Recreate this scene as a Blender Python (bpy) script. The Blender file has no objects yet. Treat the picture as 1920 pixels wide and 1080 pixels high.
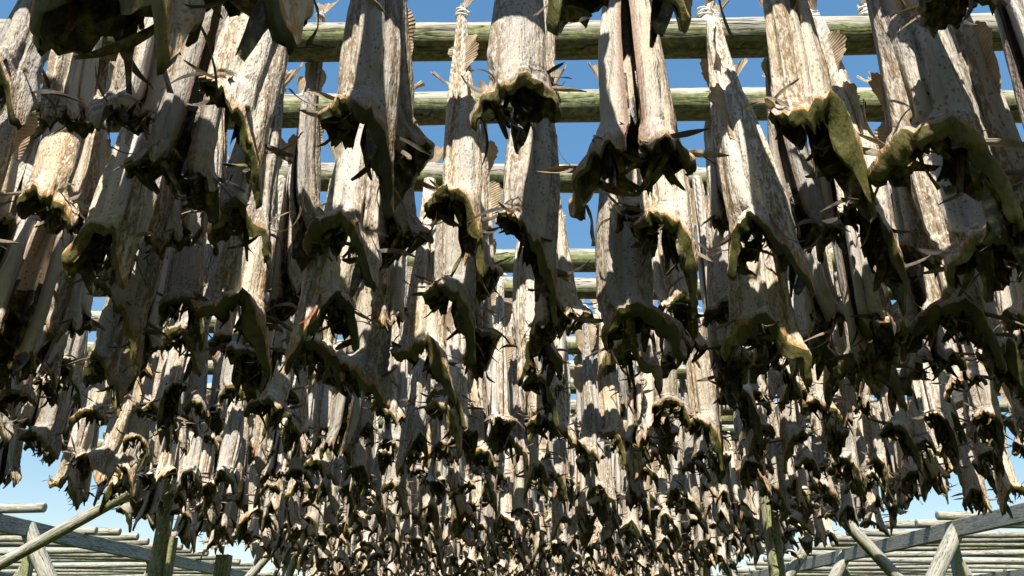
import bpy, math, random
import numpy as np
from mathutils import Vector, Matrix

rng = random.Random(7)
PI = math.pi
scene = bpy.context.scene
COL = scene.collection

# ------------------------------------------------------------------ camera model (used only to write labels and to measure off the photo)
CAM_Z = 1.65
F = 1500.0
TH = math.radians(23.4)
CT, ST = math.cos(TH), math.sin(TH)
H = 1.25                                   # pole height above the eye
def project(x, d, h):
    z = d * CT + h * ST
    if z < 0.05: return None
    return 960 + F * x / z, 540 + F * (d * ST - h * CT) / z, z
def height_at(py, d):
    return d * math.tan(TH + math.atan((540 - py) / F))
def x_at(px, d, h):
    return (px - 960) / F * (d * CT + h * ST)

cam = bpy.data.cameras.new('camera')
cam.sensor_width = 36; cam.lens = F / 1920 * 36
cam.clip_end = 3000; cam.clip_start = 0.02
co = bpy.data.objects.new('camera', cam); COL.objects.link(co)
co.location = (0, 0, CAM_Z); co.rotation_euler = (PI / 2 + TH, 0, 0)
scene.camera = co

# ------------------------------------------------------------------ light
SUN_EL, SUN_AZ = math.radians(50), math.radians(-7)      # the sun stands behind the camera, a touch to the left
world = bpy.data.worlds.new("World"); scene.world = world; world.use_nodes = True
nt = world.node_tree; nt.nodes.clear()
sky = nt.nodes.new('ShaderNodeTexSky'); sky.sky_type = 'NISHITA'; sky.sun_disc = False
sky.sun_elevation = SUN_EL; sky.sun_rotation = PI - SUN_AZ
sky.air_density = 1.15; sky.dust_density = 0.3; sky.ozone_density = 1.6; sky.altitude = 0
bg = nt.nodes.new('ShaderNodeBackground'); bg.inputs['Strength'].default_value = 0.13
wo = nt.nodes.new('ShaderNodeOutputWorld')
hsv = nt.nodes.new('ShaderNodeHueSaturation'); hsv.inputs['Saturation'].default_value = 1.72; hsv.inputs['Value'].default_value = 1.25
gam = nt.nodes.new('ShaderNodeGamma'); gam.inputs['Gamma'].default_value = 0.56
nt.links.new(sky.outputs[0], gam.inputs['Color']); nt.links.new(gam.outputs[0], hsv.inputs['Color']); nt.links.new(hsv.outputs[0], bg.inputs[0]); nt.links.new(bg.outputs[0], wo.inputs[0])
sl = bpy.data.lights.new('sun', 'SUN'); sl.energy = 5.0; sl.angle = math.radians(0.5); sl.color = (1, 0.94, 0.84)
so = bpy.data.objects.new('sun', sl); COL.objects.link(so)
sdir = Vector((math.sin(SUN_AZ) * math.cos(SUN_EL), -math.cos(SUN_AZ) * math.cos(SUN_EL), math.sin(SUN_EL)))
so.rotation_euler = sdir.to_track_quat('Z', 'Y').to_euler(); so.location = (3, -6, 9)
scene.view_settings.view_transform = 'Standard'; scene.view_settings.look = 'None'
scene.view_settings.gamma = 1; scene.view_settings.exposure = 1.02

# ------------------------------------------------------------------ material helpers
def new_mat(name):
    m = bpy.data.materials.new(name); m.use_nodes = True
    t = m.node_tree; t.nodes.clear(); return m, t
class N:
    """small wrapper to write node graphs briefly"""
    def __init__(s, t): s.t = t
    def node(s, kind, **kw):
        n = s.t.nodes.new(kind)
        for k, v in kw.items(): setattr(n, k, v)
        return n
    def put(s, sock, v):
        if hasattr(v, 'is_linked') or isinstance(v, bpy.types.NodeSocket): s.t.links.new(v, sock)
        else: sock.default_value = v
    def math(s, op, a, b=0.0, c=0.0, clamp=False):
        n = s.node('ShaderNodeMath', operation=op); n.use_clamp = clamp
        s.put(n.inputs[0], a); s.put(n.inputs[1], b); s.put(n.inputs[2], c)
        return n.outputs[0]
    def mix(s, f, a, b, blend='MIX'):
        n = s.node('ShaderNodeMix', data_type='RGBA', blend_type=blend)
        s.put(n.inputs[0], f); s.put(n.inputs[6], a); s.put(n.inputs[7], b)
        return n.outputs[2]
    def ramp(s, f, pts, interp='LINEAR'):
        n = s.node('ShaderNodeValToRGB'); r = n.color_ramp; r.interpolation = interp
        while len(r.elements) < len(pts): r.elements.new(0.5)
        for e, (p, c) in zip(r.elements, pts):
            e.position = p; e.color = c if len(c) == 4 else (*c, 1)
        s.put(n.inputs[0], f); return n.outputs[0]
    def step(s, f, a, b):
        n = s.node('ShaderNodeMapRange', interpolation_type='SMOOTHSTEP')
        s.put(n.inputs[0], f); n.inputs[1].default_value = a; n.inputs[2].default_value = b
        return n.outputs[0]
    def noise(s, vec, scale, detail=3, rough=0.55, dist=0.0):
        n = s.node('ShaderNodeTexNoise'); s.put(n.inputs['Vector'], vec)
        n.inputs['Scale'].default_value = scale; n.inputs['Detail'].default_value = detail
        n.inputs['Roughness'].default_value = rough; n.inputs['Distortion'].default_value = dist
        return n.outputs[0]
    def mapping(s, vec, scale, loc=None):
        n = s.node('ShaderNodeVectorMath', operation='MULTIPLY'); s.put(n.inputs[0], vec); n.inputs[1].default_value = scale
        o = n.outputs[0]
        if loc is not None:
            a = s.node('ShaderNodeVectorMath', operation='ADD'); s.put(a.inputs[0], o); s.put(a.inputs[1], loc); o = a.outputs[0]
        return o
    def bump(s, hgt, strength, dist):
        n = s.node('ShaderNodeBump'); s.put(n.inputs['Height'], hgt)
        n.inputs['Strength'].default_value = strength; n.inputs['Distance'].default_value = dist
        return n.outputs[0]
def principled(g, col, rough, normal=None, spec=0.3, trans=None):
    p = g.node('ShaderNodeBsdfPrincipled'); g.put(p.inputs['Base Color'], col); g.put(p.inputs['Roughness'], rough)
    p.inputs['Specular IOR Level'].default_value = spec
    if normal is not None: g.put(p.inputs['Normal'], normal)
    o = g.node('ShaderNodeOutputMaterial'); sh = p.outputs[0]
    if trans:
        tr = g.node('ShaderNodeBsdfTranslucent'); g.put(tr.inputs[0], trans[1])
        mx = g.node('ShaderNodeMixShader'); mx.inputs[0].default_value = trans[0]
        g.t.links.new(sh, mx.inputs[1]); g.t.links.new(tr.outputs[0], mx.inputs[2]); sh = mx.outputs[0]
    g.t.links.new(sh, o.inputs[0])
def fish_coords(g):
    tc = g.node('ShaderNodeTexCoord'); oi = g.node('ShaderNodeObjectInfo')
    at = g.node('ShaderNodeAttribute', attribute_name='tint')
    rnd = g.math('FRACT', g.math('ADD', oi.outputs['Random'], at.outputs['Fac']))
    off = g.node('ShaderNodeCombineXYZ')
    g.put(off.inputs[0], g.math('MULTIPLY', rnd, 37.0)); g.put(off.inputs[1], g.math('MULTIPLY', rnd, 91.0)); g.put(off.inputs[2], g.math('MULTIPLY', rnd, 13.0))
    vec = g.node('ShaderNodeVectorMath', operation='ADD')
    g.put(vec.inputs[0], tc.outputs['Object']); g.put(vec.inputs[1], off.outputs[0])
    uv = g.node('ShaderNodeUVMap', uv_map='skin')
    sx = g.node('ShaderNodeSeparateXYZ'); g.put(sx.inputs[0], uv.outputs[0])
    return vec.outputs[0], rnd, sx.outputs[0], sx.outputs[1]      # position, random, s (0 back .. 1 belly), t (0 tail .. 1 rim)

def mat_skin():
    m, t = new_mat('dried_skin'); g = N(t)
    P, rnd, s, tt = fish_coords(g)
    streak = g.noise(g.mapping(P, (70, 70, 5)), 1.0, 4, 0.6, 0.3)
    broad = g.noise(g.mapping(P, (14, 14, 5)), 1.0, 2, 0.5)
    fine = g.noise(g.mapping(P, (420, 420, 160)), 1.0, 2, 0.6)
    mott = g.noise(g.mapping(P, (160, 160, 55)), 1.0, 3, 0.65)
    base = g.ramp(streak, [(0.30, (0.17, 0.14, 0.11)), (0.37, (0.38, 0.33, 0.26)), (0.46, (0.56, 0.50, 0.41)), (0.58, (0.69, 0.62, 0.505)), (0.72, (0.78, 0.71, 0.59))])
    base = g.mix(g.math('MULTIPLY', g.step(g.math('ADD', tt, g.math('MULTIPLY', broad, 0.9)), 0.50, 0.98), 0.72), base, g.ramp(broad, [(0.3, (0.46, 0.38, 0.28)), (0.5, (0.60, 0.53, 0.43)), (0.7, (0.52, 0.48, 0.44))]))
    # belly is paler and greyer, back is browner
    base = g.mix(g.math('MULTIPLY', g.step(s, 0.60, 0.80), 0.65), base, (0.55, 0.50, 0.43, 1))
    base = g.mix(g.math('MULTIPLY', g.step(broad, 0.50, 0.68), 0.5), base, (0.40, 0.37, 0.345, 1))
    base = g.mix(g.math('MULTIPLY', g.step(broad, 0.48, 0.32), 0.4), base, (0.66, 0.55, 0.38, 1))
    # mottled ochre side band
    band = g.math('MULTIPLY', g.step(s, 0.12, 0.24), g.step(s, 0.62, 0.45))
    band = g.math('MULTIPLY', band, g.step(mott, 0.43, 0.54))
    base = g.mix(g.math('MULTIPLY', band, 0.85), base, (0.27, 0.175, 0.08, 1))
    # pale lateral line
    ll = g.math('ABSOLUTE', g.math('SUBTRACT', s, g.math('ADD', 0.40, g.math('MULTIPLY', g.math('SUBTRACT', broad, 0.5), 0.12))))
    base = g.mix(g.math('MULTIPLY', g.step(ll, 0.022, 0.010), 0.55), base, (0.74, 0.70, 0.60, 1))
    # small black freckles
    vo = g.node('ShaderNodeTexVoronoi'); g.put(vo.inputs['Vector'], g.mapping(P, (1, 1, 0.7))); vo.inputs['Scale'].default_value = 165
    dots = g.math('MULTIPLY', g.step(vo.outputs['Distance'], 0.42, 0.24), g.step(g.noise(g.mapping(P, (60, 60, 30)), 1.0, 2), 0.44, 0.56))
    dots = g.math('MULTIPLY', dots, g.step(s, 0.85, 0.55))
    base = g.mix(g.math('MULTIPLY', dots, 0.62), base, (0.07, 0.055, 0.045, 1))
    base = g.mix(g.math('MULTIPLY', g.step(fine, 0.56, 0.70), 0.3), base, (0.20, 0.16, 0.12, 1))
    # brown stains and dried blood around the belly slit; amber towards the rim
    base = g.mix(g.math('MULTIPLY', g.math('MULTIPLY', g.step(s, 0.90, 0.99), g.step(tt, 0.38, 0.5)), 0.75), base, (0.17, 0.07, 0.035, 1))
    base = g.mix(g.math('MULTIPLY', g.math('MULTIPLY', g.step(tt, 0.94, 1.0), g.step(mott, 0.38, 0.5)), 0.75), base, (0.44, 0.22, 0.06, 1))
    # whole-fish tone
    tone = g.math('ADD', 0.64, g.math('MULTIPLY', rnd, 0.46))
    vm = g.node('ShaderNodeVectorMath', operation='SCALE'); g.put(vm.inputs[0], base); g.put(vm.inputs[3], tone)
    hs = g.node('ShaderNodeHueSaturation'); g.put(hs.inputs['Color'], vm.outputs[0])
    g.put(hs.inputs['Saturation'], g.math('ADD', 0.78, g.math('MULTIPLY', g.math('FRACT', g.math('MULTIPLY', rnd, 7.3)), 0.4)))
    # relief: shrunken muscle lines near the tail, furrows, fine grain
    zig = g.math('ADD', g.math('MULTIPLY', tt, 200.0), g.math('MULTIPLY', g.math('ABSOLUTE', g.math('SUBTRACT', s, 0.4)), 26.0))
    chev = g.math('MULTIPLY', g.math('MULTIPLY', g.math('SINE', zig), 0.09), g.step(tt, 0.62, 0.30))
    hgt = g.math('ADD', g.math('ADD', g.math('MULTIPLY', streak, 1.6), g.math('MULTIPLY', mott, 0.55)), g.math('ADD', chev, g.math('MULTIPLY', fine, 0.22)))
    principled(g, hs.outputs[0], g.math('ADD', 0.48, g.math('MULTIPLY', mott, 0.3)), g.bump(hgt, 1.0, 0.0060), 0.32)
    return m
def mat_collar():
    m, t = new_mat('collar_membrane'); g = N(t)
    P, rnd, s, tt = fish_coords(g)
    a = g.noise(g.mapping(P, (16, 16, 16)), 1.0, 3, 0.6)
    b = g.noise(g.mapping(P, (130, 130, 60)), 1.0, 3, 0.65)
    pick = g.math('ADD', g.math('MULTIPLY', a, 0.8), g.math('MULTIPLY', g.math('FRACT', g.math('MULTIPLY', rnd, 3.7)), 0.35))
    c = g.ramp(pick, [(0.38, (0.030, 0.035, 0.009)), (0.54, (0.070, 0.077, 0.018)), (0.72, (0.15, 0.13, 0.045)), (0.90, (0.38, 0.31, 0.18))])  # olive of the membrane, darkened to deepen the shade under the collar
    c = g.mix(g.math('MULTIPLY', g.step(b, 0.50, 0.64), 0.7), c, (0.045, 0.038, 0.014, 1))
    c = g.mix(g.math('MULTIPLY', g.step(tt, 0.12, 0.0), g.step(a, 0.42, 0.6)), c, (0.47, 0.25, 0.07, 1))
    principled(g, c, 0.42, g.bump(g.math('ADD', b, g.math('MULTIPLY', a, 1.5)), 0.7, 0.0035), 0.4, (0.08, (0.40, 0.33, 0.06, 1)))
    return m
def mat_cavity():
    m, t = new_mat('cavity_flesh'); g = N(t)
    P, rnd, s, tt = fish_coords(g)
    a = g.noise(g.mapping(P, (55, 55, 55)), 1.0, 4, 0.65)
    b = g.noise(g.mapping(P, (24, 24, 24), (5, 3, 9)), 1.0, 3, 0.6)
    c = g.ramp(a, [(0.36, (0.016, 0.012, 0.008)), (0.50, (0.05, 0.04, 0.018)), (0.61, (0.15, 0.13, 0.035)), (0.74, (0.36, 0.32, 0.10))])  # flesh browns, with some of the inner shade put into the colour
    c = g.mix(g.math('MULTIPLY', g.step(b, 0.60, 0.70), 0.8), c, (0.14, 0.035, 0.018, 1))
    c = g.mix(g.math('MULTIPLY', g.step(b, 0.36, 0.27), 0.8), c, (0.42, 0.30, 0.13, 1))
    principled(g, c, 0.4, g.bump(a, 0.8, 0.005), 0.4)
    return m
def mat_fin():
    m, t = new_mat('dried_fin'); g = N(t)
    P, rnd, s, tt = fish_coords(g)
    ray = g.math('SINE', g.math('MULTIPLY', s, 75.0))
    a = g.noise(g.mapping(P, (30, 30, 30)), 1.0, 3, 0.6)
    c = g.ramp(a, [(0.32, (0.13, 0.095, 0.065)), (0.50, (0.34, 0.25, 0.16)), (0.68, (0.58, 0.47, 0.33))])
    c = g.mix(g.math('MULTIPLY', g.step(ray, 0.1, 0.9), 0.5), c, (0.60, 0.50, 0.36, 1))
    principled(g, c, 0.55, g.bump(ray, 0.5, 0.0015), 0.25, (0.30, (0.55, 0.35, 0.15, 1)))
    return m
def mat_darkfin():
    m, t = new_mat('dark_pectoral_skin'); g = N(t)
    P, rnd, s, tt = fish_coords(g)
    ray = g.math('SINE', g.math('MULTIPLY', s, 40.0))
    a = g.noise(g.mapping(P, (40, 40, 20)), 1.0, 3, 0.6)
    pick = g.math('ADD', g.math('MULTIPLY', a, 0.7), g.math('MULTIPLY', g.math('FRACT', g.math('MULTIPLY', rnd, 5.1)), 0.42))
    c = g.ramp(pick, [(0.36, (0.05, 0.045, 0.045)), (0.54, (0.17, 0.14, 0.11)), (0.68, (0.44, 0.36, 0.25))])
    c = g.mix(g.math('MULTIPLY', g.step(ray, 0.3, 0.9), 0.2), c, (0.36, 0.30, 0.22, 1))
    principled(g, c, 0.5, g.bump(ray, 0.7, 0.002), 0.3, (0.12, (0.35, 0.22, 0.08, 1)))
    return m
def mat_plain(name, ca, cb, scale, rough=0.7):
    m, t = new_mat(name); g = N(t); tc = g.node('ShaderNodeTexCoord')
    a = g.noise(tc.outputs['Object'], scale, 4, 0.6)
    principled(g, g.ramp(a, [(0.35, ca), (0.65, cb)]), rough, g.bump(a, 0.5, 0.003))
    return m
def mat_pole(name, algae=0.5, grey=0.5):
    """weathered round wood, long grain along local X; silver on top where rain and sun bleach it, green algae lower down"""
    m, t = new_mat(name); g = N(t)
    tc = g.node('ShaderNodeTexCoord'); oi = g.node('ShaderNodeObjectInfo')
    off = g.node('ShaderNodeCombineXYZ'); g.put(off.inputs[0], g.math('MULTIPLY', oi.outputs['Random'], 60.0)); g.put(off.inputs[1], g.math('MULTIPLY', oi.outputs['Random'], 23.0))
    ad = g.node('ShaderNodeVectorMath', operation='ADD'); g.put(ad.inputs[0], tc.outputs['Object']); g.put(ad.inputs[1], off.outputs[0]); P = ad.outputs[0]
    grain = g.noise(g.mapping(P, (8, 95, 95)), 1.0, 6, 0.7, 0.6)
    patch = g.noise(g.mapping(P, (5, 17, 17)), 1.0, 4, 0.62)
    spot = g.noise(g.mapping(P, (60, 90, 90)), 1.0, 3, 0.65)
    crack = g.noise(g.mapping(P, (2.6, 40, 40), (3, 7, 1)), 1.0, 4, 0.55, 0.6)
    c = g.ramp(grain, [(0.32, (0.17, 0.155, 0.125)), (0.48, (0.31, 0.295, 0.24)), (0.62, (0.43, 0.415, 0.35)), (0.78, (0.54, 0.52, 0.46))])
    sp = g.node('ShaderNodeSeparateXYZ'); g.put(sp.inputs[0], tc.outputs['Normal'])
    upz = sp.outputs[2]
    al = g.math('ADD', g.math('MULTIPLY', upz, -0.42), g.math('MULTIPLY', patch, 1.25))
    al = g.math('ADD', al, g.math('MULTIPLY', g.math('SUBTRACT', g.math('FRACT', g.math('MULTIPLY', oi.outputs['Random'], 9.7)), 0.5), 0.30))
    alf = g.step(al, 0.80 - algae * 0.35, 1.02 - algae * 0.35)
    green = g.ramp(spot, [(0.35, (0.075, 0.095, 0.025)), (0.58, (0.22, 0.245, 0.08)), (0.76, (0.40, 0.41, 0.21))])
    c = g.mix(g.math('MULTIPLY', alf, 0.85), c, green)
    ck = g.math('ABSOLUTE', g.math('SUBTRACT', crack, 0.5))
    c = g.mix(g.math('MULTIPLY', g.step(ck, 0.013, 0.003), 0.95), c, (0.035, 0.03, 0.022, 1))
    hgt = g.math('ADD', g.math('MULTIPLY', grain, 0.8), g.math('ADD', g.math('MULTIPLY', g.step(ck, 0.0, 0.02), 0.8), g.math('MULTIPLY', spot, 0.25)))
    principled(g, c, 0.8, g.bump(hgt, 0.8, 0.005), 0.2)
    return m
M = dict(skin=mat_skin(), collar=mat_collar(), cavity=mat_cavity(), fin=mat_fin(), dark=mat_darkfin(),
         twine=mat_plain('white_twine', (0.55, 0.55, 0.50), (0.78, 0.78, 0.74), 300),
         strip=mat_plain('dried_blood_strip', (0.09, 0.022, 0.014), (0.24, 0.075, 0.03), 60, 0.35),
         pole=mat_pole('weathered_pole_wood', 0.60), beam=mat_pole('weathered_beam_wood', 0.30), side=mat_pole('bleached_pole_wood', 0.10))

# ------------------------------------------------------------------ numpy noise
def _hash(ix, iy, iz, seed):
    n = (ix * 374761393 + iy * 668265263 + iz * 2147483647 + seed * 1274126177) & 0xffffffff
    n = ((n ^ (n >> 13)) * 1274126177) & 0xffffffff
    n = ((n ^ (n >> 15)) * 2246822519) & 0xffffffff
    return ((n ^ (n >> 16)) & 0xffff) / 65535.0
def vnoise(x, y, z=0.0, seed=0):
    x, y, z = np.broadcast_arrays(np.asarray(x, float), np.asarray(y, float), np.asarray(z, float))
    ix, iy, iz = [np.floor(v).astype(np.int64) for v in (x, y, z)]
    fx, fy, fz = x - ix, y - iy, z - iz
    fx, fy, fz = [f * f * (3 - 2 * f) for f in (fx, fy, fz)]
    r = 0
    for a in (0, 1):
        for b in (0, 1):
            for c in (0, 1):
                w = (fx if a else 1 - fx) * (fy if b else 1 - fy) * (fz if c else 1 - fz)
                r = r + w * _hash(ix + a, iy + b, iz + c, seed)
    return r * 2 - 1
def fbm(x, y, z=0.0, seed=0, o=3):
    r, a = 0, 1.0
    for k in range(o): r = r + a * vnoise(np.asarray(x) * 2 ** k, np.asarray(y) * 2 ** k, np.asarray(z) * 2 ** k, seed + k * 17); a *= 0.5
    return r
def sstep(a, b, x):
    t = np.clip((x - a) / (b - a), 0, 1); return t * t * (3 - 2 * t)

# ------------------------------------------------------------------ mesh collection
class Part:
    def __init__(s): s.v = []; s.f = []; s.uv = []; s.n = 0
    def grid(s, X, Y, Z, U, V, flip=False):
        r, c = X.shape
        base = s.n
        s.v.append(np.stack([X, Y, Z], -1).reshape(-1, 3)); s.uv.append(np.stack(np.broadcast_arrays(U, V), -1).reshape(-1, 2).astype(float)); s.n += r * c
        i, j = np.meshgrid(np.arange(r - 1), np.arange(c - 1), indexing='ij')
        a = base + i * c + j
        q = np.stack([a, a + 1, a + c + 1, a + c], -1).reshape(-1, 4)
        if flip: q = q[:, ::-1]
        s.f.append(q)
    def arrays(s):
        return np.concatenate(s.v), np.concatenate(s.f), np.concatenate(s.uv)
def mesh_from(name, v, f, uv, mat, tint=None, smooth=True, matidx=None):
    me = bpy.data.meshes.new(name)
    nv, nf = len(v), len(f)
    me.vertices.add(nv); me.vertices.foreach_set('co', v.astype(np.float32).ravel())
    me.loops.add(nf * 4); me.loops.foreach_set('vertex_index', f.astype(np.int32).ravel())
    me.polygons.add(nf)
    me.polygons.foreach_set('loop_start', np.arange(0, nf * 4, 4, dtype=np.int32))
    me.polygons.foreach_set('loop_total', np.full(nf, 4, dtype=np.int32))
    me.polygons.foreach_set('use_smooth', np.full(nf, bool(smooth)))
    mats = mat if isinstance(mat, list) else [mat]
    for mm in mats: me.materials.append(mm)
    if matidx is not None: me.polygons.foreach_set('material_index', matidx.astype(np.int32))
    ul = me.uv_layers.new(name='skin'); ul.data.foreach_set('uv', uv[f.ravel()].astype(np.float32).ravel())
    if tint is not None:
        a = me.attributes.new('tint', 'FLOAT', 'POINT'); a.data.foreach_set('value', tint.astype(np.float32))
    me.update(); me.validate()
    return me

# ------------------------------------------------------------------ the fish: hung by its tail, head cut off, collar open below
L0 = 0.645
POLE_R = 0.043
def fish_parts(P, q):
    """q = 1 full detail, smaller = coarser. local frame: tie at origin, body hangs down -Z in front (-Y) of the pole."""
    sd = P['seed']
    out = {}
    face = P['face']; twist = P['twist']; wid = P['wid']; dep = P['dep']
    def prof(t):
        return np.interp(t, [0, .06, .16, .28, .42, .56, .70, .82, .90, 1.0], [.0135, .014, .019, .026, .036, .046, .053, .056, .058, .060])
    def centre(t):
        r = prof(t) * dep
        y = -(POLE_R + 0.004) * sstep(0.0, 0.10, t) - r * 0.9 * sstep(0.02, 0.12, t)
        x = P['bx'] * np.sin(t * 2.6 + sd) * t * 0.6 + P['lean'] * t * t
        y = y - P['by'] * t * t
        return x, y
    def drop(s):
        a = np.abs(s)
        lob = np.interp(a, [0, .12, .26, .38, .47, .54, .62, .74, 1.0], P['rim'])
        side = np.where(s > 0, P['lobeR'], P['lobeL'])
        base = P['rim'][0]
        d = base + (lob - base) * side
        u = (s - P['sl0'] + 1) % 2 - 1        # long slant of the cut: highest at sl0
        d = d + P['slant'] * sstep(.05, .85, np.abs(u)) * np.where(u > 0, 1.0, .55) * sstep(1.0, .9, np.abs(s) * .9)
        return d * (1 + 0.16 * vnoise(s * 5 + 11, 2.3, 0, sd)) + P['notch'] * np.exp(-((s - P['ns']) / .07) ** 2) + (0.009 + .008 * sstep(.55, .8, a)) * vnoise(s * 19, 0.7, 0, sd + 3) + (.005 + .007 * sstep(.45, .8, a)) * vnoise(s * 45, 0.7, 0, sd + 4)
    T0 = 0.82
    def outer(s, t, inset=0.0):
        g = sstep(.34, .56, t) * P['gap']
        ph = s * (PI - g)
        fold = 1.0
        fold = fold + 0.095 * fbm(s * 4.2 + 9, t * 3.2, 0, sd, 3) * sstep(0.02, .2, t)
        fold = fold + P['wr'] * (0.055 * vnoise(s * 11 + t * 1.5, t * 3.0, 0, sd + 5) - 0.05 * np.abs(vnoise(s * 8, t * 2.6 + 4, 0, sd + 8)))
        fold = fold + 0.030 * vnoise(s * 26, t * 5, 0, sd + 6) * sstep(0.1, .4, t)
        fold = fold + P['box'] * np.cos(2 * ph + P['boxp'] + t * 1.5) * sstep(.15, .4, t) * (1 - .5 * sstep(.8, 1, t))
        rg = 1 - np.abs(vnoise(s * 5.5 + t * .8 + 20, t * 1.7, 0, sd + 12)) * 2.2
        fold = fold - P['crease'] * np.clip(rg, 0, 1) ** 1.6 * sstep(.08, .25, t) * (1 - .6 * sstep(.85, 1, t))
        # long hollow along the flank where the flesh shrank
        fold = fold - P['hollow'] * np.exp(-((np.abs(s) - P['hs']) / 0.07) ** 2) * sstep(.2, .45, t) * sstep(1.0, .8, t)
        curl = sstep(.80, 1.0, np.abs(s)) * sstep(.36, .52, t)
        fold = fold * (1 - 0.34 * curl)
        fl = sstep(.80, .98, t)
        fold = fold * (1 + fl * (P['flare'] + 0.26 * sstep(.2, .5, np.abs(s)) * sstep(.9, .6, np.abs(s)) * P['flare2'] * sstep(.90, 1.0, t)))
        # transverse wrinkles just above the collar
        fold = fold + 0.020 * P['wr'] * np.sin(t * 95 + 5 * vnoise(s * 4, t * 9, 0, sd + 9)) * sstep(.70, .86, t)
        a = prof(t) * wid; b = prof(t) * dep
        rx = a * fold * np.sin(ph); ry = -b * fold * np.cos(ph)
        # flatter back and sides
        rx = np.sign(rx) * np.abs(rx / (a + 1e-9)) ** 0.88 * a
        rx = rx * (1 - P['pinch'] * sstep(.88, 1.0, t) * sstep(.3, .6, np.abs(s)))
        # lobes lean outwards or fold in
        lobe = sstep(.25, .55, np.abs(s)) * sstep(.86, 1.0, t)
        ry = ry * (1 - 0.35 * lobe * P['tuck'])
        r = np.sqrt(rx * rx + ry * ry) + 1e-6
        k = np.clip(1 - inset / r, 0.12, 1)
        rx, ry = rx * k, ry * k
        an = math.radians(face) + twist * t
        ca, sa = np.cos(an), np.sin(an)
        X = rx * ca - ry * sa; Y = rx * sa + ry * ca
        cx, cy = centre(t)
        Z = -L0 * np.minimum(t, T0) - np.clip((t - T0) / (1 - T0), 0, 1) * drop(s)
        k2 = sstep(.78, 1.0, t)
        return X + cx + P['shift'] * k2 - .05 * P['shift'] * 0, Y + cy - P['shiftY'] * k2, Z + 0.0 * s
    nu = max(14, int(64 * q)); n_t = max(14, int(84 * q))
    s = np.linspace(-1, 1, nu); t = np.concatenate([np.linspace(0, .8, int(n_t * .72), endpoint=False), np.linspace(.8, 1, int(n_t * .28))])
    S, T = np.meshgrid(s, t)
    p = Part(); p.grid(*outer(S, T), np.abs(S), T)
    # the tail stump above the tie, up to the fan
    tu = np.linspace(0, 1, 5); S2, T2 = np.meshgrid(np.linspace(-1, 1, max(8, nu // 4)), tu)
    an = math.radians(face)
    ax = .0135 * wid * (1 + T2 * .35) * np.sin(S2 * PI); ay = -.0135 * dep * (1 - T2 * .75) * np.cos(S2 * PI)
    X0, Y0 = centre(np.zeros(1)); lx, ly = P['tail_lean']
    p.grid(ax * math.cos(an) - ay * math.sin(an) + X0 + lx * T2 * .3, ax * math.sin(an) + ay * math.cos(an) + Y0 + ly * T2 * .3, T2 * .028, np.abs(S2), T2 * 0, flip=True)
    # flaps of the belly slit turned inward (short inner wall on both edges)
    n2 = max(8, int(40 * q)); tt = np.linspace(.44, .995, n2)
    for sg in (-1, 1):
        SS, TT = np.meshgrid(np.linspace(1.0, .86, 4) * sg, tt)
        ins = np.linspace(0.0, 0.006, 4)[None, :] * np.ones_like(TT)
        ins[:, 0] = 0.0
        p.grid(*outer(SS, TT, ins), np.abs(SS) * 0 + .97, TT, flip=(sg > 0))
    out['body'] = p
    # inner collar: smooth thick band from the rim inwards
    nb = max(5, int(12 * q)); w = np.linspace(0, 1, nb)
    S3, W = np.meshgrid(s, w)
    # the dark olive membrane starts at the cut skin edge, runs down and inwards, then rolls up into the cavity
    aw = .78 * P['band'] * (1.0 - .45 * sstep(.22, .48, np.abs(S3)) - .38 * sstep(.50, .80, np.abs(S3))) * (1 + .35 * vnoise(S3 * 5, 1.1, 0, sd + 22) + .22 * vnoise(S3 * 17, 1.1, 0, sd + 25))
    insw = aw * np.interp(W, [0, .12, .35, .65, .85, 1], [0, .001, .006, .016, .022, .026])
    dzw = aw * np.interp(W, [0, .12, .35, .65, .85, 1], [0, .005, .015, .024, .025, .018])
    insw = insw + (.004 * vnoise(S3 * 12, W * 3, 0, sd + 21) + .005 * np.abs(vnoise(S3 * 26, W * 1.5, 0, sd + 26))) * W
    dzw = dzw + (.004 * vnoise(S3 * 15, W * 2.5, 0, sd + 23) + .004 * vnoise(S3 * 36, W * 3, 0, sd + 24)) * (np.sin(W * PI) * .5 + .5 * W)
    insw = np.maximum(insw, .0012 * W)
    X, Y, Z = outer(S3, np.ones_like(W), insw)
    c = Part(); c.grid(X, Y, Z - dzw, np.abs(S3), W, flip=False)
    out['gill_collar'] = c
    # cavity: wall behind the band and a ragged roof of cut flesh
    nc = max(4, int(10 * q)); w2 = np.linspace(0, 1, nc)
    S4, W2 = np.meshgrid(np.linspace(-1, 1, max(12, int(nu * .7))), w2)
    T4 = 1 - W2 * .30
    ie = np.interp(S4[0], s, insw[-1]); ze = np.interp(S4[0], s, dzw[-1])
    ins4 = ie[None, :] * (1 - W2) + W2 * .010 + .009 * fbm(S4 * 6, W2 * 3, 0, sd + 31, 3) * np.sin(PI * W2)
    ins4 = np.maximum(ins4, .0045)
    c = Part(); X, Y, Z = outer(S4, T4, ins4); c.grid(X, Y, Z - ze[None, :] * (1 - W2) ** 2, np.abs(S4), W2)
    # roof
    R = np.linspace(0.98, 0.0, max(4, int(9 * q))); S5, RR = np.meshgrid(np.linspace(-1, 1, max(12, int(nu * .7))), R)
    T5 = np.full_like(S5, .775)
    cx, cy = centre(T5)
    X, Y, Z = outer(S5, T5, .003 + 0 * S5)
    X = cx + (X - cx) * RR; Y = cy + (Y - cy) * RR
    Z = Z - 0.035 * (1 - RR ** 2) * P['fill'] - 0.014 * fbm(X * 38, Y * 38, 0, sd + 41, 3)
    c.grid(X, Y, Z, np.abs(S5), RR)
    rr = random.Random(sd * 13 + 1)
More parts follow.
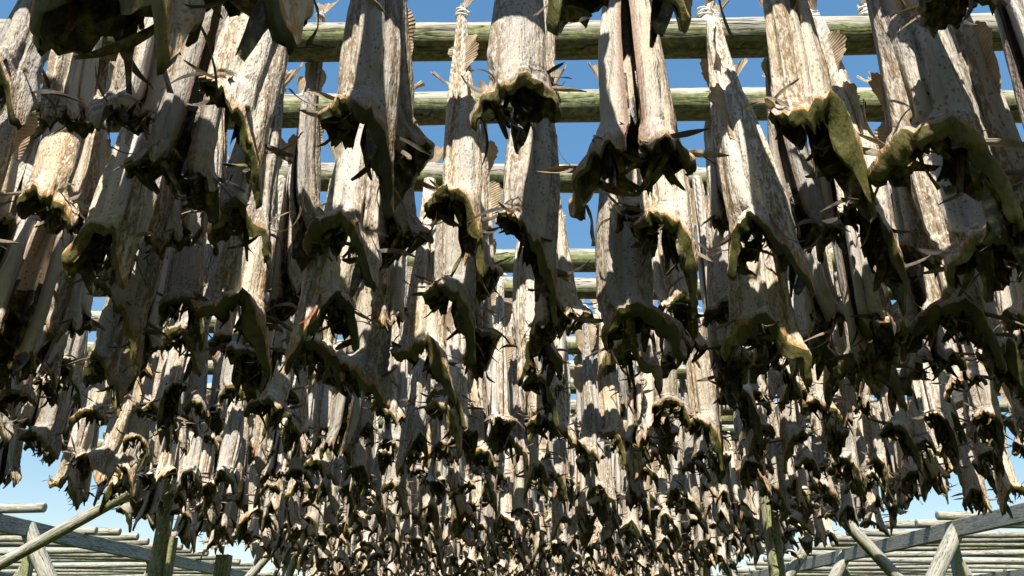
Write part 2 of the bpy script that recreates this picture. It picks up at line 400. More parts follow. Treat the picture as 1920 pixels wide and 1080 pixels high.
    def blade(part, base, dirv, side, length, width, curl, n=7, m=3, tip=0.15, u0=0.0, u1=1.0, rag=0.0, bow=0.0, round_=False):
        """thin tapering strip; dirv along, side across, curl bends it about their normal"""
        d = np.array(dirv, float); d /= np.linalg.norm(d); sdv = np.array(side, float); sdv -= d * sdv.dot(d); sdv /= np.linalg.norm(sdv)
        nn = np.cross(d, sdv)
        a = np.linspace(0, 1, n); bq = np.linspace(-1, 1, m)
        B, A = np.meshgrid(bq, a)
        wv = np.interp(A, [0, .15, .45, .8, 1], [.55, .85, 1, .6, tip]) * width * .5
        along = A * length * (1 - rag * np.abs(vnoise(B * 5 + base[0] * 50, 3.1, 0, sd)) * A)
        ang = curl * A
        pts = np.array(base)[None, None, :] + (along * np.cos(ang * .5))[..., None] * d + (along * np.sin(ang * .5))[..., None] * nn \
            + (B * wv)[..., None] * sdv + ((bow * (1 - B * B) + .12 * np.sin(A * 7 + sd) * (B + .4) ) * width)[..., None] * nn
        part.grid(pts[..., 0], pts[..., 1], pts[..., 2], (B * .5 + .5) * (u1 - u0) + u0, A)
    if q > 0.3:
        for k in range(P['scraps']):
            s0 = rr.uniform(-.95, .95); t0 = rr.uniform(.80, .99)
            bx, by, bz = [float(v) for v in outer(np.array(s0), np.array(t0), np.array(.012))]
            ccx, ccy = [float(v) for v in centre(np.array(t0))]
            din = ((ccx - bx) * rr.uniform(.1, 1.1), (ccy - by) * rr.uniform(.1, 1.1), -rr.uniform(.02, .10))
            blade(c, (bx, by, bz), din, (rr.uniform(-1, 1), rr.uniform(-1, 1), .2), rr.uniform(.03, .085), rr.uniform(.008, .026), rr.uniform(-2, 2), 6, 3, .3, bow=.25)
    out['body_cavity'] = c
    # fins of the collar
    def on_skin(s0, t0): return np.array([float(v) for v in outer(np.array(s0), np.array(t0), np.array(0.002))])
    for nm, spec in (('pectoral_fin', P['pect']), ('pelvic_fin', P['pelv'])):
        lst = []
        for (s0, t0, dx, dy, dz, ln, wd, cu) in spec:
            p_ = Part(); b0 = on_skin(s0, t0)
            ccx, ccy = [float(v) for v in centre(np.array(t0))]
            ov = np.array([b0[0] - ccx, b0[1] - ccy, 0]); ov /= np.linalg.norm(ov) + 1e-9
            d = ov * dx + np.array([-ov[1], ov[0], 0]) * dy + np.array([0, 0, -1.0]) * dz
            blade(p_, b0, d, np.cross(d, ov) + np.array([0, 0, .3]), ln, wd, cu, max(4, int(9 * q)), 5 if q > .5 else 3, .10, bow=.18, rag=.15)
            lst.append(p_)
        out[nm] = lst
    # dorsal and anal fins: dried fans standing off the mid lines
    def fan(s0, ta, tb_, hgt, lean, seed2):
        n, m = max(6, int(26 * q)), max(2, int(5 * q))
        tv = np.linspace(ta, tb_, n); base = np.stack([v for v in outer(np.full(n, s0), tv, np.full(n, .003))], -1)
        cc = np.stack(centre(tv), -1)
        o = np.zeros((n, 3)); o[:, :2] = base[:, :2] - cc; o /= np.linalg.norm(o, axis=1)[:, None] + 1e-9
        tr = np.stack([-o[:, 1], o[:, 0], 0 * o[:, 0]], -1)
        u = np.linspace(0, 1, n)
        h = hgt * np.interp(u, [0, .12, .35, .7, 1], [.35, .75, 1.0, .7, .25]) * (1 + .18 * vnoise(u * 14, 1.7, 0, seed2))
        k = np.linspace(0, 1, m)
        pts = base[None] + k[:, None, None] * h[None, :, None] * (o[None] * math.cos(lean) + tr[None] * math.sin(lean)) \
            + (k[:, None] ** 2)[..., None] * tr[None] * (.006 * np.sin(u * 9 + seed2))[None, :, None] + (k[:, None] * .5 * h[None])[..., None] * np.array([0, 0, 1.0]) * .8 \
            + (.0008 * ((np.arange(n) % 2) * 2 - 1))[None, :, None] * k[:, None, None] * tr[None]
        pp = Part(); pp.grid(pts[..., 0], pts[..., 1], pts[..., 2], np.broadcast_to(u * (1 + 2 * (tb_ - ta)), pts.shape[:2]), np.broadcast_to(k[:, None], pts.shape[:2]))
        return pp
    out['dorsal_fin'] = [fan(0.0, .18, .34, .040 * P['fin'], .4, sd + 1), fan(0.02, .40, .60, .045 * P['fin'], -.5, sd + 2)]
    out['anal_fin'] = [fan(0.93, .14, .31, .038 * P['fin'], .5, sd + 3)]
    # tail fan above the tie
    n, m = max(6, int(25 * q)), max(3, int(8 * q))
    A, K = np.meshgrid(np.linspace(-1, 1, n), np.linspace(0, 1, m))
    ht = P['tail_h'] * (0.62 + .38 * np.abs(A) ** 1.5) * (1 + .22 * vnoise(A * 7, 0.3, 0, sd + 51) + .12 * vnoise(A * 19, 0.3, 0, sd + 52))
    spread = P['tail_w']
    fx = (.013 + K * spread) * np.sin(A * 1.15) ; fz = .024 + K * ht * np.cos(A * .55)
    fy = .004 * np.sin(A * 6 + sd) * K + .0006 * ((np.arange(n) % 2) * 2 - 1)[None, :] * K + P['tail_curl'] * K * K * np.abs(A) 
    an = math.radians(P['tail_face'])
    pp = Part(); pp.grid(fx * math.cos(an) - fy * math.sin(an) + lx * (.3 + K), fx * math.sin(an) + fy * math.cos(an) + ly * (.3 + K) + Y0, fz, A * .8 + .5, K)
    out['tail_fin'] = [pp]
    # twine round the tail
    if q > .45:
        tw = Part()
        for ring, (zz, rr_) in enumerate(((.003, .0172), (.0075, .0180), (.013, .0172))):
            A, B = np.meshgrid(np.linspace(0, 2 * PI, 15), np.linspace(0, 2 * PI, 6))
            r0 = rr_ + .0028 * np.cos(B)
            tw.grid(r0 * np.cos(A) * wid, r0 * np.sin(A) * dep + Y0, zz + .0028 * np.sin(B) + .004 * np.sin(A + ring * 2.1), A / 6, B / 6)
        # loose end
        blade(tw, (.012, -.016, .008), (.5, -.3, -1), (1, 0, 0), .035, .003, 1.0, 5, 2, .9)
        out['twine'] = [tw]
    if P.get('strip') and q > .45:
        st = Part(); b0 = on_skin(P['strip'], .9)
        blade(st, b0, (.1, -.05, -1), (1, .3, 0), .11, .009, 1.2, 14, 3, .25, bow=.3)
        out['hanging_strip'] = [st]
    for k in ('body', 'gill_collar', 'body_cavity'): out[k] = [out[k]]
    return out

RIMS = [
    [.016, .030, .056, .084, .106, .110, .080, .058, .046],
    [.026, .030, .046, .074, .102, .116, .088, .060, .042],
    [.014, .034, .064, .090, .104, .096, .072, .064, .070],
    [.032, .042, .056, .074, .092, .096, .082, .066, .052],
]
def proto_params(i, face, **kw):
    r = random.Random(100 + i)
    P = dict(seed=i * 7 + 3, face=face, twist=r.uniform(-.7, .7), wid=r.uniform(.92, 1.12), dep=r.uniform(.58, .78), gap=r.uniform(.06, .35),
             bx=r.uniform(-.07, .07), by=r.uniform(-.01, .03), lean=r.uniform(-.02, .02), rim=RIMS[i % 4], lobeR=r.uniform(.8, 1.12), lobeL=r.uniform(.12, .75),
             wr=r.uniform(.7, 1.5), slant=r.uniform(.01, .05), sl0=r.uniform(-.45, -.05), pinch=r.uniform(-.05, .15), shift=r.uniform(-.018, .022), shiftY=r.uniform(-.02, .025), notch=r.uniform(-.022, .02), ns=r.uniform(-.25, .25), box=r.uniform(.06, .18), boxp=r.uniform(0, 6.28), crease=r.uniform(.20, .42), hollow=r.uniform(.05, .28), hs=r.uniform(.45, .72), flare=r.uniform(.03, .22), flare2=r.uniform(.3, 1.2), tuck=r.uniform(-.6, .9),
             band=r.uniform(.55, 1.0), fill=r.uniform(.15, .8), scraps=r.randint(14, 24), fin=r.uniform(.6, 1.05), tail_lean=(r.uniform(-.03, .03), r.uniform(-.02, .02)),
             tail_h=r.uniform(.055, .09), tail_w=r.uniform(.022, .05), tail_curl=r.uniform(-.02, .02), tail_face=r.uniform(-50, 50))
    pe = []
    for sg in (-1, 1):
        pe.append((sg * r.uniform(.38, .55), r.uniform(.86, .93), r.uniform(.5, 1.3), r.uniform(-.6, .6), r.uniform(-.5, .5), r.uniform(.055, .095), r.uniform(.007, .011), r.uniform(-2.4, 2.4)))
        if r.random() < .8: pe.append((sg * r.uniform(.25, .65), r.uniform(.88, .96), r.uniform(.6, 1.3), r.uniform(-.6, .6), r.uniform(-.4, .6), r.uniform(.045, .09), r.uniform(.005, .009), r.uniform(-2.4, 2.4)))
    P['pect'] = pe
    P['pelv'] = [(sg * r.uniform(.68, .80), r.uniform(.93, .98), r.uniform(.4, 1.2), r.uniform(-.9, .9), r.uniform(-.2, .9), r.uniform(.05, .085), r.uniform(.006, .011), r.uniform(-1.5, 1.5)) for sg in (-1, 1)]
    P.update(kw)
    return P
# (facing of the cut nape: 0 = back turned to the camera, 180 = belly slit turned to the camera)
SPECS = [
    (0, dict(look='wide arched collar', lobeR=1.2, lobeL=.55, flare=.22)),
    (-28, dict(look='hooked right collar lobe', lobeR=1.15, lobeL=.3, flare=.2)),
    (30, dict(look='ragged left collar lobe', lobeL=1.25, lobeR=.8)),
    (-62, dict(look='sideways turned flank', flare=.2)),
    (65, dict(look='freckled flank', hollow=.25)),
    (150, dict(look='open belly slit', gap=.16, hollow=.15)),
    (12, dict(look='deep hooded collar', band=1.1, flare=.22, flare2=1.2, lobeL=.45, lobeR=1.2)),
    (-145, dict(look='gaping belly edge', gap=.30)),
    (110, dict(look='folded side', tuck=1.0)),
    (-12, dict(look='broad wrinkled back', wid=1.10, wr=1.5, flare=.06)),
    (-100, dict(look='narrow edge-on body', wid=1.0, dep=.7)),
    (195, dict(look='split pale belly', gap=.55)),
    (-40, dict(look='long torn lobes', lobeR=1.2, lobeL=.9, tuck=-.4, strip=.2)),
    (20, dict(look='short blunt collar', lobeR=.6, lobeL=.55, wid=1.02)),
    (48, dict(look='slim twisted body', wid=.90, twist=-.9, slant=.08, lobeR=1.2, lobeL=.1)),
    (-75, dict(look='shrunken bent body', wid=.88, dep=.9, bx=.08, slant=.07)),
    (8, dict(look='drooping pointed hood', slant=.085, sl0=-.5, lobeR=1.2, lobeL=.1, pinch=.1, flare=0.0)),
    (-20, dict(look='lopsided torn hood', slant=.08, sl0=-.3, lobeR=1.0, lobeL=.2, pinch=.05, twist=.6)),
]
PROTO = [proto_params(i, f, **kw) for i, (f, kw) in enumerate(SPECS)]
MATOF = dict(body='skin', gill_collar='collar', body_cavity='cavity', pectoral_fin='dark', pelvic_fin='dark', dorsal_fin='fin', anal_fin='fin', tail_fin='fin', twine='twine', hanging_strip='strip')

MESH = []
for i, P in enumerate(PROTO):
    parts = fish_parts(P, 1.0); lst = []
    for nm, ps in parts.items():
        for p_ in ps: lst.append((nm, mesh_from(nm, *p_.arrays(), M[MATOF[nm]])))
    MESH.append(lst)

# ------------------------------------------------------------------ where poles and fish stand
ROW_D = [-1.09, -.73, -.36, 0.0, .36, .725, 1.09, 1.4425, 1.746, 2.114, 2.656, 2.889, 3.24]
while ROW_D[-1] < 12.6: ROW_D.append(ROW_D[-1] + rng.uniform(.33, .40))
FIRST = 5                                     # index of the nearest row the photo shows
XL, XR = -2.40, 2.78
TIE = POLE_R + .008
fish = []                                      # dict(row, x, side, sc, proto, mir, rz)
def add_fish(row, x, side, sc, proto, mir=1, rz=0.0, tilt=0.0):
    fish.append(dict(row=row, x=x, side=side, sc=sc, proto=proto, mir=mir, rz=rz, tilt=tilt))
TIPLEN = 0.528 + 0.17
def tiplen(i):
    P = PROTO[i]; return .528 + P['rim'][0] + (max(P['rim']) - P['rim'][0]) * max(P['lobeR'], P['lobeL']) + P['slant'] * .6
def hero(row, px, tip, proto, side=-1, mir=1, rz=0.0, tilt=0.0):
    d = ROW_D[row] + side * .11
    h = height_at(tip, d); sc = (H + TIE - h) / tiplen(proto)
    sc = min(max(sc, .72), 1.32)
    hm = H + TIE - .48 * sc
    add_fish(row, x_at(px, d, hm), side, sc, proto, mir, rz, tilt)
# nearest rows, measured off the photograph
R2, R1, RA, RB, RC = 5, 6, 7, 8, 9
for a in [
    (R2, 270, 190, 0, -1, 1), (R2, 515, 95, 1, -1, 1), (R2, 1110, 75, 12, -1, 1), (R2, 1385, 85, 15, -1, 1), (R2, 1760, 55, 4, 1, 1),
    (R1, 40, 230, 1, -1, 1), (R1, 285, 290, 8, 1, 1), (R1, 475, 332, 16, -1, 1), (R1, 672, 352, 17, -1, 1), (R1, 752, 340, 15, 1, 1), (R1, 980, 205, 13, -1, -1), (R1, 1005, 268, 12, 1, 1),
    (R1, 1215, 405, 5, -1, 1), (R1, 1490, 355, 6, -1, 1), (R1, 1735, 440, 1, -1, 1), (R1, 1835, 470, 11, 1, 1), (R1, 1990, 400, 4, -1, 1),
    (RA, 85, 400, 13, -1, 1), (RA, 225, 552, 2, -1, -1), (RA, 335, 480, 4, 1, 1), (RA, 465, 490, 0, -1, 1), (RA, 662, 545, 1, -1, 1), (RA, 735, 500, 3, 1, 1),
    (RA, 848, 492, 14, -1, 1), (RA, 1002, 578, 16, -1, 1), (RA, 1232, 540, 17, -1, 1), (RA, 1395, 552, 12, -1, 1), (RA, 1350, 430, 10, 1, 1), (RA, 1612, 560, 16, -1, 1), (RA, 1545, 480, 14, 1, 1),
    (RA, 1775, 590, 9, -1, 1), (RA, 1895, 470, 7, -1, 1), (RA, -60, 520, 5, -1, 1),
    (RB, 45, 740, 11, -1, 1), (RB, 255, 680, 16, -1, 1), (RB, 440, 665, 6, -1, 1), (RB, 640, 690, 12, -1, -1), (RB, 848, 655, 17, -1, 1), (RB, 905, 560, 10, 1, 1), (RB, 1030, 640, 3, 1, 1), (RB, 1172, 700, 9, -1, 1),
    (RB, 1440, 720, 0, -1, 1), (RB, 1618, 705, 8, -1, 1), (RB, 1790, 690, 1, -1, 1), (RB, 1900, 640, 4, 1, 1), (RB, 150, 640, 4, 1, 1), (RB, 550, 600, 3, 1, 1), (RB, 740, 620, 4, 1, 1),
    (RC, 890, 700, 4, -1, 1), (RC, 1000, 735, 2, -1, 1), (RC, 1190, 740, 0, -1, 1), (RC, 1260, 690, 3, 1, 1), (RC, 790, 740, 6, -1, 1), (RC, 700, 760, 3, -1, 1), (RC, 590, 730, 9, -1, 1),
    (RC, 480, 740, 4, -1, 1), (RC, 370, 700, 1, -1, 1), (RC, 230, 760, 0, -1, 1), (RC, 120, 740, 2, 1, 1), (RC, 1345, 740, 8, -1, 1), (RC, 1500, 720, 2, -1, 1), (RC, 1640, 760, 1, -1, 1), (RC, 1740, 740, 5, -1, 1), (RC, 1850, 740, 6, -1, 1),
    (R1, 150, 265, 4, 1, 1), (R1, 375, 385, 3, 1, -1), (RA, 15, 470, 10, 1, 1), (RA, 165, 470, 5, 1, 1), (RA, 270, 470, 11, 1, 1), (RA, 400, 470, 14, 1, -1), (RA, 590, 470, 15, 1, 1),
    (RA, 1465, 490, 3, 1, 1), (RA, 1700, 520, 4, 1, 1), (RA, 1850, 540, 3, 1, 1), (RA, 1170, 470, 7, 1, 1), (RB, 1350, 640, 5, 1, 1), (RB, 1530, 640, 15, 1, 1), (RB, 1700, 655, 3, 1, 1), (RB, 350, 640, 7, 1, 1),
    (RB, 490, 600, 8, 1, 1), (RB, 1240, 620, 11, 1, 1), (RC, 50, 720, 1, 1, 1), (RC, 300, 720, 14, 1, 1), (RC, 430, 690, 5, 1, 1), (RC, 540, 720, 12, 1, 1), (RC, 1420, 700, 3, 1, 1), (RC, 1570, 730, 15, 1, 1), (RC, 1900, 720, 9, 1, 1),
    (11, 935, 840, 4, -1, 1), (12, 960, 880, 0, -1, 1), (12, 1105, 870, 10, -1, 1), (12, 912, 860, 3, 1, 1), (10, 1010, 790, 14, -1, 1), (10, 850, 800, 1, -1, 1), (11, 1050, 830, 3, -1, 1),
]:
    row, px, tip, pr, side, mir = a
    hero(row, px, tip, pr, side, mir, rz=rng.uniform(-.10, .10), tilt=rng.uniform(-.02, .02))
placed = {}
for f in fish: placed.setdefault(f['row'], []).append(f['x'])
FRONT = [0, 1, 2, 3, 4, 5, 6, 8, 9, 12, 13, 14, 15, 16, 17, 16, 17, 1, 7, 10]
BACK = [3, 4, 5, 7, 8, 10, 11, 5, 7, 11, 2, 15, 14]
# windows of open sky between the fish, as lateral strips at the row they cross (image x of the fish centre)
GAPS = {10: [(912, 985), (1058, 1130), (1660, 1705)], 11: [(905, 960), (1080, 1125)]}
for row, d in enumerate(ROW_D):
    hx = placed.get(row, [])
    x = XL + rng.uniform(0, .15) - (.1 if d > 4.5 else 0)
    while x < XR - (.28 if d > 4.5 else 0):
        for side in (-1, 1):
            if row >= RC + 1 or row < R2: ok = rng.random() < (.92 if side < 0 else .55)
            else:
                ok = all(abs(x - h) > .13 for h in hx)
                pr_ = project(x, d, H * .75)
                if pr_ and 0 < pr_[0] < 1920: ok = False     # inside the frame these rows are all measured
            if row < R2: ok = ok and rng.random() < (.85 if x < -.15 else .45)  # unseen overhead fish added to cast shade; hung denser left to darken that side
            pr_ = project(x, d, H * .8)
            if pr_ and any(a < pr_[0] < b for a, b in GAPS.get(row, [])): ok = False
            if ok:
                sc = rng.uniform(.80, 1.10) if d < 4 else rng.uniform(.86, 1.12)
                if rng.random() < .10: sc *= .85
                add_fish(row, x + rng.uniform(-.035, .035) + (.05 if side > 0 else 0), side, sc, rng.choice(FRONT if side < 0 else BACK), (1 if rng.random() < .72 else -1), rng.uniform(-.45, .40), rng.uniform(-.03, .03))
        x += rng.uniform(.16, .24)

# ------------------------------------------------------------------ round poles
def log_mesh(name, length, r0, r1, seed, mat, segs=20, step=.09, bend=.016):
    """log along +X from 0 to length, with bumps, knots and closed ends"""
    n = max(8, int(length / step)); u = np.linspace(0, 1, n)
    A, Uu = np.meshgrid(np.linspace(0, 2 * PI, segs + 1), u)
    r = (r0 + (r1 - r0) * Uu) * (1 + .065 * vnoise(np.cos(A) * 1.5, Uu * length * 3, np.sin(A) * 1.5, seed) + .02 * vnoise(np.cos(A) * 4, Uu * length * 9, np.sin(A) * 4, seed + 1))
    cy = bend * np.sin(Uu * 5 + seed); cz = bend * np.sin(Uu * 7 + seed * 2)
    p = Part(); p.grid(Uu * length, cy + r * np.cos(A), cz + r * np.sin(A), A / 6, Uu, flip=True)
    for e in (0, -1):
        K, A2 = np.meshgrid(np.array([1.0, .94, .5, 0.0]), np.linspace(0, 2 * PI, segs + 1), indexing='ij')
        rr = r[e][None, :] * K
        X = np.full_like(rr, u[e] * length) + (.006 if e else -.006) * (K < .97)
        p.grid(X, cy[e][None, :] + rr * np.cos(A2), cz[e][None, :] + rr * np.sin(A2), K, K, flip=(e == 0))
    return mesh_from(name, *p.arrays(), mat)
def plank_mesh(name, length, w, h, mat, bev=.006):
    """squared timber along +X with slightly eased edges"""
    a, b = w / 2, h / 2
    ring = [(-a + bev, -b), (a - bev, -b), (a, -b + bev), (a, b - bev), (a - bev, b), (-a + bev, b), (-a, b - bev), (-a, -b + bev), (-a + bev, -b)]
    n = max(4, int(length / .4)); R = np.array(ring)
    X = np.repeat(np.linspace(0, length, n)[:, None], len(ring), 1)
    Y = np.broadcast_to(R[:, 0], X.shape) + .004 * vnoise(X * 1.3, 0.5, 0, int(length * 10)); Z = np.broadcast_to(R[:, 1], X.shape) + .004 * vnoise(X * 1.1, 4.5, 0, 9)
    p = Part(); p.grid(X, Y, Z, X * 0, X * 0, flip=False)
    for e in (0, -1):
        K = np.array([1.0, 0.0])[:, None]
        cy, cz = Y[e].mean(), Z[e].mean()
        p.grid(np.full((2, len(ring)), X[e, 0]), cy + (Y[e] - cy) * K, cz + (Z[e] - cz) * K, K + X[:1] * 0, K + X[:1] * 0, flip=(e != 0))
    return mesh_from(name, *p.arrays(), mat, smooth=False)
def link(name, me, parent=None):
    o = bpy.data.objects.new(name, me); COL.objects.link(o)
    if parent: o.parent = parent
    return o
def empty(name, loc):
    o = bpy.data.objects.new(name, None); COL.objects.link(o); o.location = loc; o.empty_display_size = .05; return o
def tag(o, label, cat, group=None):
    o['label'] = label; o['category'] = cat
    if group: o['group'] = group
ORD = ['first', 'second', 'third', 'fourth', 'fifth', 'sixth', 'seventh', 'eighth', 'ninth', 'tenth', 'eleventh', 'twelfth', 'thirteenth', 'fourteenth', 'fifteenth', 'sixteenth', 'seventeenth',
       'eighteenth', 'nineteenth', 'twentieth']
TENS = {20: 'twenty', 30: 'thirty', 40: 'forty', 50: 'fifty'}
def ordn(n):                                   # 1 -> first
    if n <= 20: return ORD[n - 1]
    if n % 10 == 0: return {30: 'thirtieth', 40: 'fortieth', 50: 'fiftieth'}[n]
    return TENS[n // 10 * 10] + '-' + ORD[n % 10 - 1]

pole_mesh = [log_mesh('drying_pole', 5.9, .046, .040, 5 + k, M['pole'], 28, .05) for k in range(5)]
tones = ['grey green', 'silvery topped', 'mossy', 'cracked grey', 'pale weathered']
for row, d in enumerate(ROW_D):
    o = link('drying_pole', pole_mesh[row % 5])
    o.location = (-2.85 + rng.uniform(-.15, .1), d, CAM_Z + H); o.rotation_euler = (rng.uniform(0, 6.28) * 0, rng.uniform(-.003, .003), rng.uniform(-.004, .004))
    if row >= RA: lb = tones[row % 5] + ' round pole carrying cod, %s visible one from the photo top' % ordn(row - RA + 1)
    elif row >= R2: lb = tones[row % 5] + ' round pole just above the photo top, %s before the first visible pole' % ordn(RA - row)
    else: lb = tones[row % 5] + ' round pole overhead behind the viewer, %s back from the nearest fish row' % ordn(R2 - row)
    tag(o, lb, 'pole', 'round poles carrying the cod')

# ------------------------------------------------------------------ frame of the fish rack and of its neighbours
def strut(name, parent, a, b, mesh_fn):
    """a mesh of +X length laid from a to b"""
    a, b = Vector(a), Vector(b); d = b - a
    me = mesh_fn(d.length)
    o = link(name, me, parent); o.location = a
    x = d.normalized(); up = Vector((0, 0, 1)) if abs(x.z) < .95 else Vector((0, 1, 0))
    y = up.cross(x).normalized(); z = x.cross(y)
    o.rotation_euler = Matrix((x, y, z)).transposed().to_euler()
    return o
GZ = 0.0
seedc = [50]
def rl(r0, r1, mat='beam'):
    seedc[0] += 1; sd = seedc[0]
    return lambda ln: log_mesh('log', ln, r0, r1, sd, M[mat], 20, .08, .010)
def pk(w, h, mat='beam'): return lambda ln: plank_mesh('timber', ln, w, h, M[mat])
beam_z = CAM_Z + H - POLE_R - .07
rack = empty('fish_rack_frame', (0, 0, GZ)); tag(rack, 'grey timber frame of posts, rails and braces under the cod filled rack', 'rack')
for X in (-2.20, 1.55, 2.28):
    strut('rail', rack, (X, -1.8, beam_z), (X, 13.1, beam_z), pk(.07, .14))
for (X, dd, r) in ((-2.28, 5.45, .052), (-2.28, 8.6, .05), (-2.28, 11.6, .05), (1.55, 4.98, .050), (2.12, 9.3, .055), (2.12, 12.2, .05), (-2.28, -1.2, .05), (2.12, -1.2, .05), (-2.3, 2.1, .05), (2.4, 3.1, .05)):
    strut('post', rack, (X, dd, GZ - .3), (X, dd, beam_z + .02), rl(r, r * .95))
strut('fixing_plank', rack, (-2.205, 5.44, 1.2), (-2.205, 5.44, 2.23), pk(.03, .085))
strut('fixing_block', rack, (-2.02, 5.9, 2.02), (-2.02, 5.9, 2.16), pk(.09, .10))
for a, b, r in [((-1.95, 5.25, CAM_Z + 1.15), (-6.65, 5.25, GZ), .038), ((2.33, 6.4, CAM_Z + 1.13), (4.5, 6.4, GZ), .048), ((3.05, 8.7, CAM_Z + .82), (1.2, 8.7, GZ), .055),
                ((-2.3, 8.9, CAM_Z + 1.1), (-4.6, 8.9, GZ), .045), ((2.15, 9.6, CAM_Z + 1.1), (4.1, 9.6, GZ), .045), ((-2.0, 8.2, CAM_Z + 1.05), (-2.9, 8.6, GZ), .04)]:
    strut('brace', rack, a, b, rl(r, r * .92, 'side'))

side_mesh = [log_mesh('bare_pole', L, .052, .043, 80 + k, M['side'], 14, .12) for k, L in enumerate((5.6, 5.2, 6.0, 5.4))]
def neighbour(sign, xb, xe, dlist, dend, what):
    fr = empty('bare_rack_frame', (sign * (xb + 2.6), 12, GZ)); tag(fr, 'weathered timber frame of the empty rack %s' % what, 'rack', 'frames of the empty racks')
    bz = beam_z - .05
    def loc(p): return (p[0] - fr.location.x, p[1] - 12, p[2] - GZ)
    for X in (xb, xb + 5.0):
        strut('rail', fr, loc((sign * X, 7.6, bz)), loc((sign * X, dend + 1, bz)), pk(.09, .17))
    dd = 9.6
    while dd < dend:
        for X in (xb + .06, xb + 5.0):
            strut('post', fr, loc((sign * X, dd, GZ - .3)), loc((sign * X, dd, bz - .085)), pk(.10, .11))
        strut('brace', fr, loc((sign * (xb + .02), dd - .25, bz + .02)), loc((sign * (xb - 1.9), dd - .25, GZ)), rl(.085, .08, 'side'))
        strut('brace', fr, loc((sign * (xb + .12), dd + .3, bz - .03)), loc((sign * (xb + 1.5), dd + .5, GZ)), rl(.05, .045, 'side'))
        dd += 3.3
    for k, dd in enumerate(dlist):
        o = link('bare_pole', side_mesh[k % 4]); e = xe + rng.uniform(-.28, .22)
        z = bz + .085 + .05
        o.location = (sign * e, dd, z + rng.uniform(0, .012)); o.rotation_euler = (rng.uniform(0, .5), rng.uniform(-.004, .004), (0 if sign > 0 else PI) + rng.uniform(-.006, .006))
        tag(o, 'bare bleached pole, empty rack %s, %s away from viewer' % (what, ordn(k + 1)), 'pole', 'bare poles on the neighbouring racks')
dl = [8.65, 10.55, 10.95, 11.6]
while dl[-1] < 22: dl.append(dl[-1] + rng.choice((.42, .5, .6, .9)))
dr = [9.35, 9.85, 10.2, 11.0]
while dr[-1] < 24: dr.append(dr[-1] + rng.choice((.42, .5, .6, .9)))
neighbour(-1, 5.45, 5.15, dl, 22, 'at the lower left')
neighbour(1, 5.0, 4.72, dr, 24, 'at the lower right')

# ------------------------------------------------------------------ hang the fish
for f in fish:
    d = ROW_D[f['row']]; f['d'] = d
    dd = d + f['side'] * .085
    best = None; infr = 0
    for hh in (H + TIE + .05, H + TIE - .3 * f['sc'], H + TIE - .5 * f['sc'], H + TIE - TIPLEN * f['sc']):
        p = project(f['x'], dd, hh)
        if p is None: continue
        mg = 60 / max(p[2], .4)
        if -mg < p[0] < 1920 + mg and -10 < p[1] < 1085: infr += 1
        best = p[2]
    f['in'] = infr > 0; f['z'] = best if best else 99
vis = sorted([f for f in fish if f['in']], key=lambda f: f['z'])
single = vis[:300]; ids = set(id(f) for f in single)
rest = [f for f in fish if id(f) not in ids]
order = {}
for f in single: order.setdefault((f['row'], f['side']), []).append(f)
for k, l in order.items():
    l.sort(key=lambda f: f['x'])
    for i, f in enumerate(l): f['n'] = i + 1; f['tot'] = len(l)
for f in single:
    root = empty('dried_cod', (f['x'], f['d'], CAM_Z + H + TIE - .004 * f['side']))
    root.rotation_euler = (f['tilt'], f['tilt'] * .7, f['rz'] + (PI if f['side'] > 0 else 0))
    root.scale = (f['mir'] * f['sc'] * .93, f['sc'] * .97, f['sc'])
    look = SPECS[f['proto']][1]['look']
    rowname = 'nearest row' if f['row'] == R2 else '%s row' % ordn(f['row'] - R2 + 1)
    sz = 'big' if f['sc'] > 1.06 else ('small' if f['sc'] < .9 else '')
    pos = '%s from left' % ordn(f['n']) if f['n'] <= f['tot'] / 2 + .5 else ('last on right' if f['n'] == f['tot'] else '%s from right' % ordn(f['tot'] - f['n'] + 1))
    if f['n'] == 1: pos = 'first on left'
    if f['tot'] == 1: pos = 'alone'
    lb = ' '.join(('%s dried cod, %s, %s, %s of %s' % (sz, look, pos, 'near side' if f['side'] < 0 else 'far side', rowname)).split())
    tag(root, lb, 'dried fish', 'dried cod hanging on the rack')
    for nm, me in MESH[f['proto']]: link(nm, me, root)

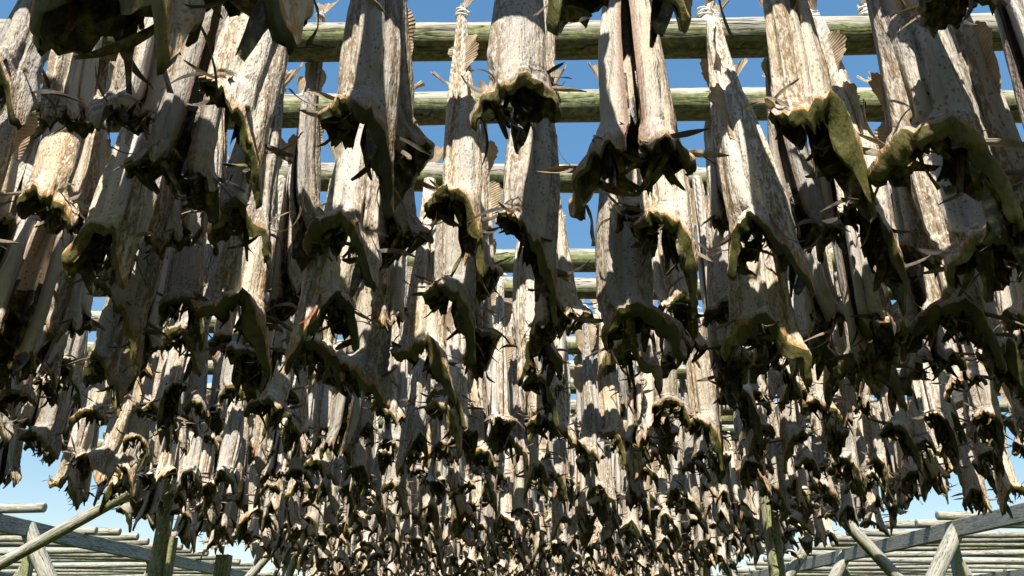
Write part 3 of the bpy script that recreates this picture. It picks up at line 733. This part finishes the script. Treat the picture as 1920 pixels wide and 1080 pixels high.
# everything past the first 300 fish, as one mass
LOW = {}
def low(proto, q):
    if (proto, q) in LOW: return LOW[(proto, q)]
    V, Fc, UV, MI = [], [], [], []; n = 0
    names = ['skin', 'collar', 'cavity', 'fin', 'dark']
    for nm, ps in fish_parts(PROTO[proto], q).items():
        if MATOF[nm] not in names: continue
        for p_ in ps:
            v, f_, u = p_.arrays(); V.append(v); Fc.append(f_ + n); UV.append(u); MI.append(np.full(len(f_), names.index(MATOF[nm]))); n += len(v)
    LOW[(proto, q)] = (np.concatenate(V), np.concatenate(Fc), np.concatenate(UV), np.concatenate(MI)); return LOW[(proto, q)]
V, Fc, UV, MI, TI = [], [], [], [], []; n = 0
for f in rest:
    q = .40 if f['z'] < 4.5 else (.30 if f['z'] < 7 else .22)
    v, fc, uv, mi = low(f['proto'], q)
    m = Matrix.Translation((f['x'], f['d'], CAM_Z + H + TIE)) @ Matrix.Rotation(f['rz'] + (PI if f['side'] > 0 else 0), 4, 'Z') @ Matrix.Rotation(f['tilt'] * .7, 4, 'Y') @ Matrix.Rotation(f['tilt'], 4, 'X') @ Matrix.Diagonal((f['mir'] * f['sc'] * .93, f['sc'] * .97, f['sc'], 1))
    a = np.array(m); V.append(v @ a[:3, :3].T + a[:3, 3]); Fc.append((fc if f['mir'] > 0 else fc[:, ::-1]) + n); UV.append(uv); MI.append(mi); TI.append(np.full(len(v), rng.random())); n += len(v)
mm = mesh_from('far_and_unseen_cod', np.concatenate(V), np.concatenate(Fc), np.concatenate(UV), [M[k] for k in ('skin', 'collar', 'cavity', 'fin', 'dark')], np.concatenate(TI), True, np.concatenate(MI))
o = link('far_and_unseen_cod', mm); o['kind'] = 'stuff'
tag(o, 'dense mass of dried cod filling the far rows, plus unseen overhead ones added for shade', 'dried fish')
print('fish', len(fish), 'single', len(single), 'rest', len(rest), 'faces', len(mm.polygons), 'last single z', single[-1]['z'])

# ------------------------------------------------------------------ ground: coastal meadow
m, t = new_mat('meadow_grass'); g = N(t); tc = g.node('ShaderNodeTexCoord')
a = g.noise(tc.outputs['Object'], 1.4, 5, .6); b = g.noise(tc.outputs['Object'], 40, 4, .7)
c = g.ramp(a, [(.35, (.028, .036, .012)), (.6, (.052, .062, .021)), (.75, (.085, .085, .04))])
c = g.mix(g.math('MULTIPLY', g.step(b, .5, .7), .5), c, (.10, .10, .045, 1))
principled(g, c, .9, g.bump(b, 1.0, .03), .1)
n = 60; xs = np.sign(np.linspace(-1, 1, n)) * np.abs(np.linspace(-1, 1, n)) ** 3 * 1200
X, Y = np.meshgrid(xs, xs); r = np.sqrt(X ** 2 + Y ** 2)
Z = .04 * vnoise(X * .6, Y * .6, 0, 3) + np.clip(r - 30, 0, 300) * .01 * vnoise(X * .01, Y * .01, 0, 5)
p = Part(); p.grid(X, Y, Z, X * 0, X * 0)
go = link('ground', mesh_from('ground', *p.arrays(), m)); go['kind'] = 'structure'; go['label'] = 'grassy meadow under the fish racks'
